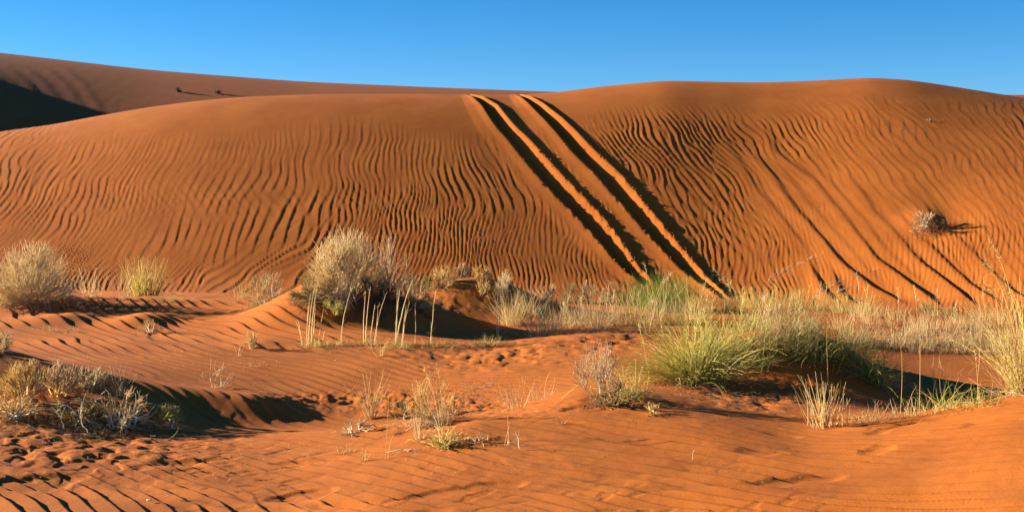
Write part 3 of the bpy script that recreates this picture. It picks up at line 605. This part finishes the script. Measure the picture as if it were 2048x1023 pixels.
arch('thin paired stems in front of the litter hollow', 1015, 890, None, [(1016, 826, 0), (1020, 845, 0)], 'straw', 337, .0022, heads=False)
arch('tiny leaning stem on the sand at lower left centre', 617, 912, None, [(638, 890, 0)], 'brown', 338, .002, heads=False)
arch('lone short pale stem on the bare foreground sand', 1383, 920, None, [(1385, 894, 0)], 'pale', 339, .003, heads=False)
grass('tiny dead sprig on the sand right of the forked twig', 1124, 846, 22, 34, 12, ('brown',), seed=340, tilt=60)
stick('long pale stick lying on the sand behind the litter hollow', [(940, 778), (968, 777), (990, 768)], .007, seed=341)
# --- bush by the near ridge, centre right
bush('fine reddish brown see-through bush before the green tussock', 1196, 800, 128, 130, (12, 170, 1300), ('brown', 'brown', 'brown'), seed=351, D=14.8, tilt=60, fine=.0015, thick=.004, curl=.22)
bush('low greenish twig bush under the reddish brown bush', 1226, 810, 48, 120, (9, 70, 420), ('dark', 'straw', 'olive'), seed=352, D=14.5, low='dark', nlow=140)
grass('sparse yellow blades right of the reddish brown bush', 1262, 792, 62, 110, 130, ('lime', 'straw'), seed=353, D=15.2, tilt=70, droop=.4, long=6, base=.3)
stick('long straight yellow stem lying left from the reddish brown bush', [(1062, 800), (1100, 799), (1165, 795)], .007, 'pale', 354)
stick('upper long yellow stem leaning on the reddish brown bush', [(1168, 760), (1120, 800)][::-1]+[(1240, 760)], .004, 'lime', 355)
grass('sparse straw tuft on the near ridge left of the lying stem', 1036, 818, 56, 60, 60, ('straw', 'brown'), seed=356, D=13.8, tilt=28, droop=.05, base=.45, width=.002)
grass('sparse straw tuft behind the lying yellow stem', 1082, 800, 50, 50, 36, ('straw', 'brown'), seed=357, D=15, tilt=28, base=.45, width=.002)
bush('small dry tuft trailing right of the reddish brown bush', 1308, 826, 22, 90, (6, 30, 200), ('brown', 'straw', 'straw'), seed=358, tilt=85)
# --- left middle ground
bush('small upright grey tuft on the left middle sand', 506, 696, 40, 50, (8, 40, 220), ('pale', 'pale', 'straw'), seed=361, tilt=45)
grass('tiny stub tufts below the small upright grey tuft', 478, 712, 26, 20, 12, ('pale',), seed=362, tilt=20)
bush('pale dry mat on the small sand lump at left', 296, 664, 28, 60, (8, 50, 300), ('bone', 'straw', 'straw'), seed=363, D=24.1, tilt=85, droop=.2)
stick('white twig trailing right from the dry mat on the sand lump', [(322, 662), (345, 668), (372, 680)], .006, seed=364)
grass('low straw wisps on the left sand lip', 120, 662, 14, 110, 110, ('straw', 'brown'), seed=365, D=24.1, tilt=85, base=.5, depth=.4)
stick('pale twig on the left sand lip', [(98, 656), (108, 664), (112, 672)], .005, seed=366)
bush('straw coloured bush cut by the left frame edge, between the two shadows', 4, 708, 56, 56, (9, 80, 600), ('straw', 'straw', 'pale'), seed=367, D=17.9, tilt=45)
bush('twiggy white skeleton shrub low on the open sand', 430, 776, 56, 90, (9, 40, 110), ('pale', 'straw', 'brown'), seed=368, tilt=70, thick=.005, curl=.35)
stick('forked white twig beside the white skeleton shrub', [(424, 752), (440, 738), (452, 734)], .005, seed=369)
arch('two thin stems rising from the white skeleton shrub', 424, 740, None, [(424, 704, 0), (436, 716, 0)], 'straw', 370, .002, heads=False)
grass('dead straw scrap on the sand below the small grey tuft', 520, 730, 8, 60, 60, ('brown', 'straw'), seed=371, tilt=88, base=.5)
# --- brush mass on the left foreground hummock
bush('tall straw yellow bush at the left end of the foreground brush', 52, 806, 92, 120, (14, 200, 1300), ('straw', 'pale', 'straw'), seed=381, D=15.3, tilt=60)
bush('straw yellow bush in the middle of the foreground brush', 118, 790, 78, 100, (12, 150, 950), ('straw', 'straw', 'brown'), seed=382, D=15.7, tilt=60)
bush('grey green leafy shrub at the lower left of the foreground brush', 30, 838, 62, 130, (9, 120, 700), ('bone', 'grey', 'straw'), seed=383, D=14.5, low='olive', nlow=200)
bush('brown tangled shrub behind the foreground brush', 178, 776, 52, 100, (9, 110, 650), ('bone', 'brown', 'grey'), seed=384, D=16.2, low='olive', nlow=200)
bush('olive shrub with curled white branches in the foreground brush', 152, 844, 60, 140, (10, 100, 550), ('bone', 'straw', 'olive'), seed=385, D=14.4, low='olive', nlow=150, thick=.007, curl=.45)
bush('sprawling shrub with long bleached branches at the right end of the foreground brush', 240, 852, 84, 180, (15, 100, 480), ('bone', 'bone', 'straw'), seed=386, D=14.2, low='olive', nlow=150, thick=.0115, curl=.5, tilt=75, droop=.1)
grass('thin upright brown tuft at the right of the foreground brush', 240, 790, 56, 50, 60, ('brown', 'grey'), seed=387, D=15.8, tilt=30)
bush('low trailing dry branch stretching right from the foreground brush', 322, 836, 34, 100, (8, 50, 320), ('straw', 'brown', 'lime'), seed=388, D=14.9, lean=(1.2, 0), tilt=70)
bush('flat dead twigs at the lower right tip of the foreground brush', 345, 858, 16, 100, (7, 40, 220), ('bone', 'grey', 'brown'), seed=389, tilt=88)
for i, (pts, l) in enumerate([([(158, 846), (150, 820), (128, 806), (98, 808)], 'arched bleached branch at the lower left of the brush'),
                              ([(142, 800), (160, 815), (185, 802), (210, 790)], 'pale crossing branch in the middle of the brush'),
                              ([(128, 860), (124, 836), (104, 812)], 'bleached branch hooked over the sand at lower left'),
                              ([(178, 868), (160, 840), (165, 800)], 'upright bleached branch at the front of the brush'),
                              ([(210, 852), (235, 835), (290, 832)], 'long low bleached branch at the right of the brush')]):
    stick(l, pts, .006, seed=395+i, name='bleached_branch', side=4, dm=.03)
# --- plants on the dunes
bush('lone small shrub half buried in the sunlit dune face at right', 1850, 452, 34, 62, (12, 80, 500), ('bone', 'straw', 'brown'), seed=401, D=34.1, tilt=86, low='brown', nlow=260, fine=.004)
bush('tiny shrub speck near the crest above the lone shrub', 1857, 242, 5, 12, (5, 20, 60), ('dark', 'dark', 'brown'), seed=402, D=39.5, fine=.004)
def far_bush(label, px, py, D, seed):
    j = int(np.argmin(np.abs(bc-px))); i = int(np.argmin(np.abs(pyB[:, j]-py))); loc = (XB[i, j], YB[i, j], ZB[i, j])
    rng = rs(seed); root = root_at('far_shrub', label, 'shrub', loc)
    P = grow(np.zeros((60, 3)), hemi(60, rng, 0, 80), .2+.3*rng.rand(60), 4, .1, .3, rng)
    part(root, 'branches', P, taper(60, 4, .03, .01, rng), M['dark'], rng=rng, stuff=True)
far_bush('tiny dark shrub on the far dune, left of two', 355, 184, 90, 411); far_bush('tiny dark shrub on the far dune, right of two', 437, 188, 90, 412)
# crumbled clods of sand along the edges of the wheel tracks
rng = rs(77); V = []; Q = []
cube = np.array([(x, y, z) for x in (-1, 1) for y in (-1, 1) for z in (-1, 1)], float)
cq = np.array([(0, 1, 3, 2), (4, 6, 7, 5), (0, 4, 5, 1), (2, 3, 7, 6), (0, 2, 6, 4), (1, 5, 7, 3)])
for pts, ws in ((T_A, W_A), (T_B, W_B)):
    ys = [p[1] for p in pts]; xs = [p[0] for p in pts]
    for k in range(260):
        y = rng.uniform(290, ys[-1]); w = np.interp(y, ys, ws); e = rng.choice([-1.2, .2, 1.9, 2.3, 2.9])+rng.normal()*.25
        x = np.interp(y, ys, xs)+e*w; p = at(x, y)
        p = p+[0, 0, float(relief(np.array([p[0]]), np.array([p[1]]), np.array([p[2]]))[0])]
        sz = .006+.016*rng.rand()**2
        Q.append(cq+8*len(V)); V.append(p+cube*sz*(.6+.8*rng.rand(8, 1)))
link('sand_clods', mesh_from(np.concatenate(V), np.concatenate(Q), 'sand_clods', SAND), label='crumbled sand clods along the edges of the wheel tracks', category='sand clods', kind='stuff')
# --- litter
litter('dark dead plant litter filling the hollow in the centre', 870, 818, 330, 1.5, 1500, 'dead', 421, D=15.2)
litter('dead litter around the stalk row', 800, 698, 380, .35, 500, 'dead', 422, D=21.6, L=.12)
litter('dead stems scattered under the dry belt', 1200, 660, 330, 2.0, 700, 'dead', 423, D=23.6, L=.15)
litter('dead twigs under the foreground brush', 170, 850, 330, .8, 900, 'dead', 424, D=14.6, L=.12)
litter('scattered litter below the right hummock', 1500, 800, 400, 1.2, 260, 'dead', 425, D=15.5)
litter('scattered litter on the right plain', 1860, 660, 360, 3.0, 700, 'dead', 426, D=23.5, L=.16)
litter('crumbs of dry plant at the far edge of the dark shadow', 590, 796, 200, .3, 260, 'dead', 427, D=17.3, L=.05)
litter('dry crumbs on the second hummock', 920, 600, 200, 1.2, 250, 'dead', 428, D=26.0)
litter('sparse dry straw bits scattered over the near left sand', 450, 940, 1100, 2.2, 130, 'straw', 431, L=.05, D=11.5, r=.0016)
litter('sparse dark plant crumbs scattered over the near right sand', 1500, 930, 1100, 2.2, 150, 'dead', 432, L=.04, D=11.5, r=.0018)
litter('straw bits scattered over the middle left sand', 400, 720, 800, 2.5, 180, 'straw', 433, L=.08, D=19.5, r=.002)
# pale stone chips
import bmesh
for i, (x, y, l) in enumerate([(298, 1002, 'tiny white stone chip on the sand near the bottom edge'), (146, 826, 'tiny white chip in the shade of the foreground brush'), (246, 857, 'tiny white chip on the sand in front of the brush')]):
    bm = bmesh.new(); bmesh.ops.create_icosphere(bm, subdivisions=2, radius=.014)
    rr = random.Random(i)
    for v in bm.verts: v.co *= 1+rr.uniform(-.25, .25); v.co.z *= .5; v.co.x *= 1.5
    me = bpy.data.meshes.new('stone_chip'); bm.to_mesh(me); bm.free(); me.materials.append(M['bone'])
    p = at(x, y); link('stone_chip', me, None, (p[0], p[1], p[2]+.01), label=l, category='stone')
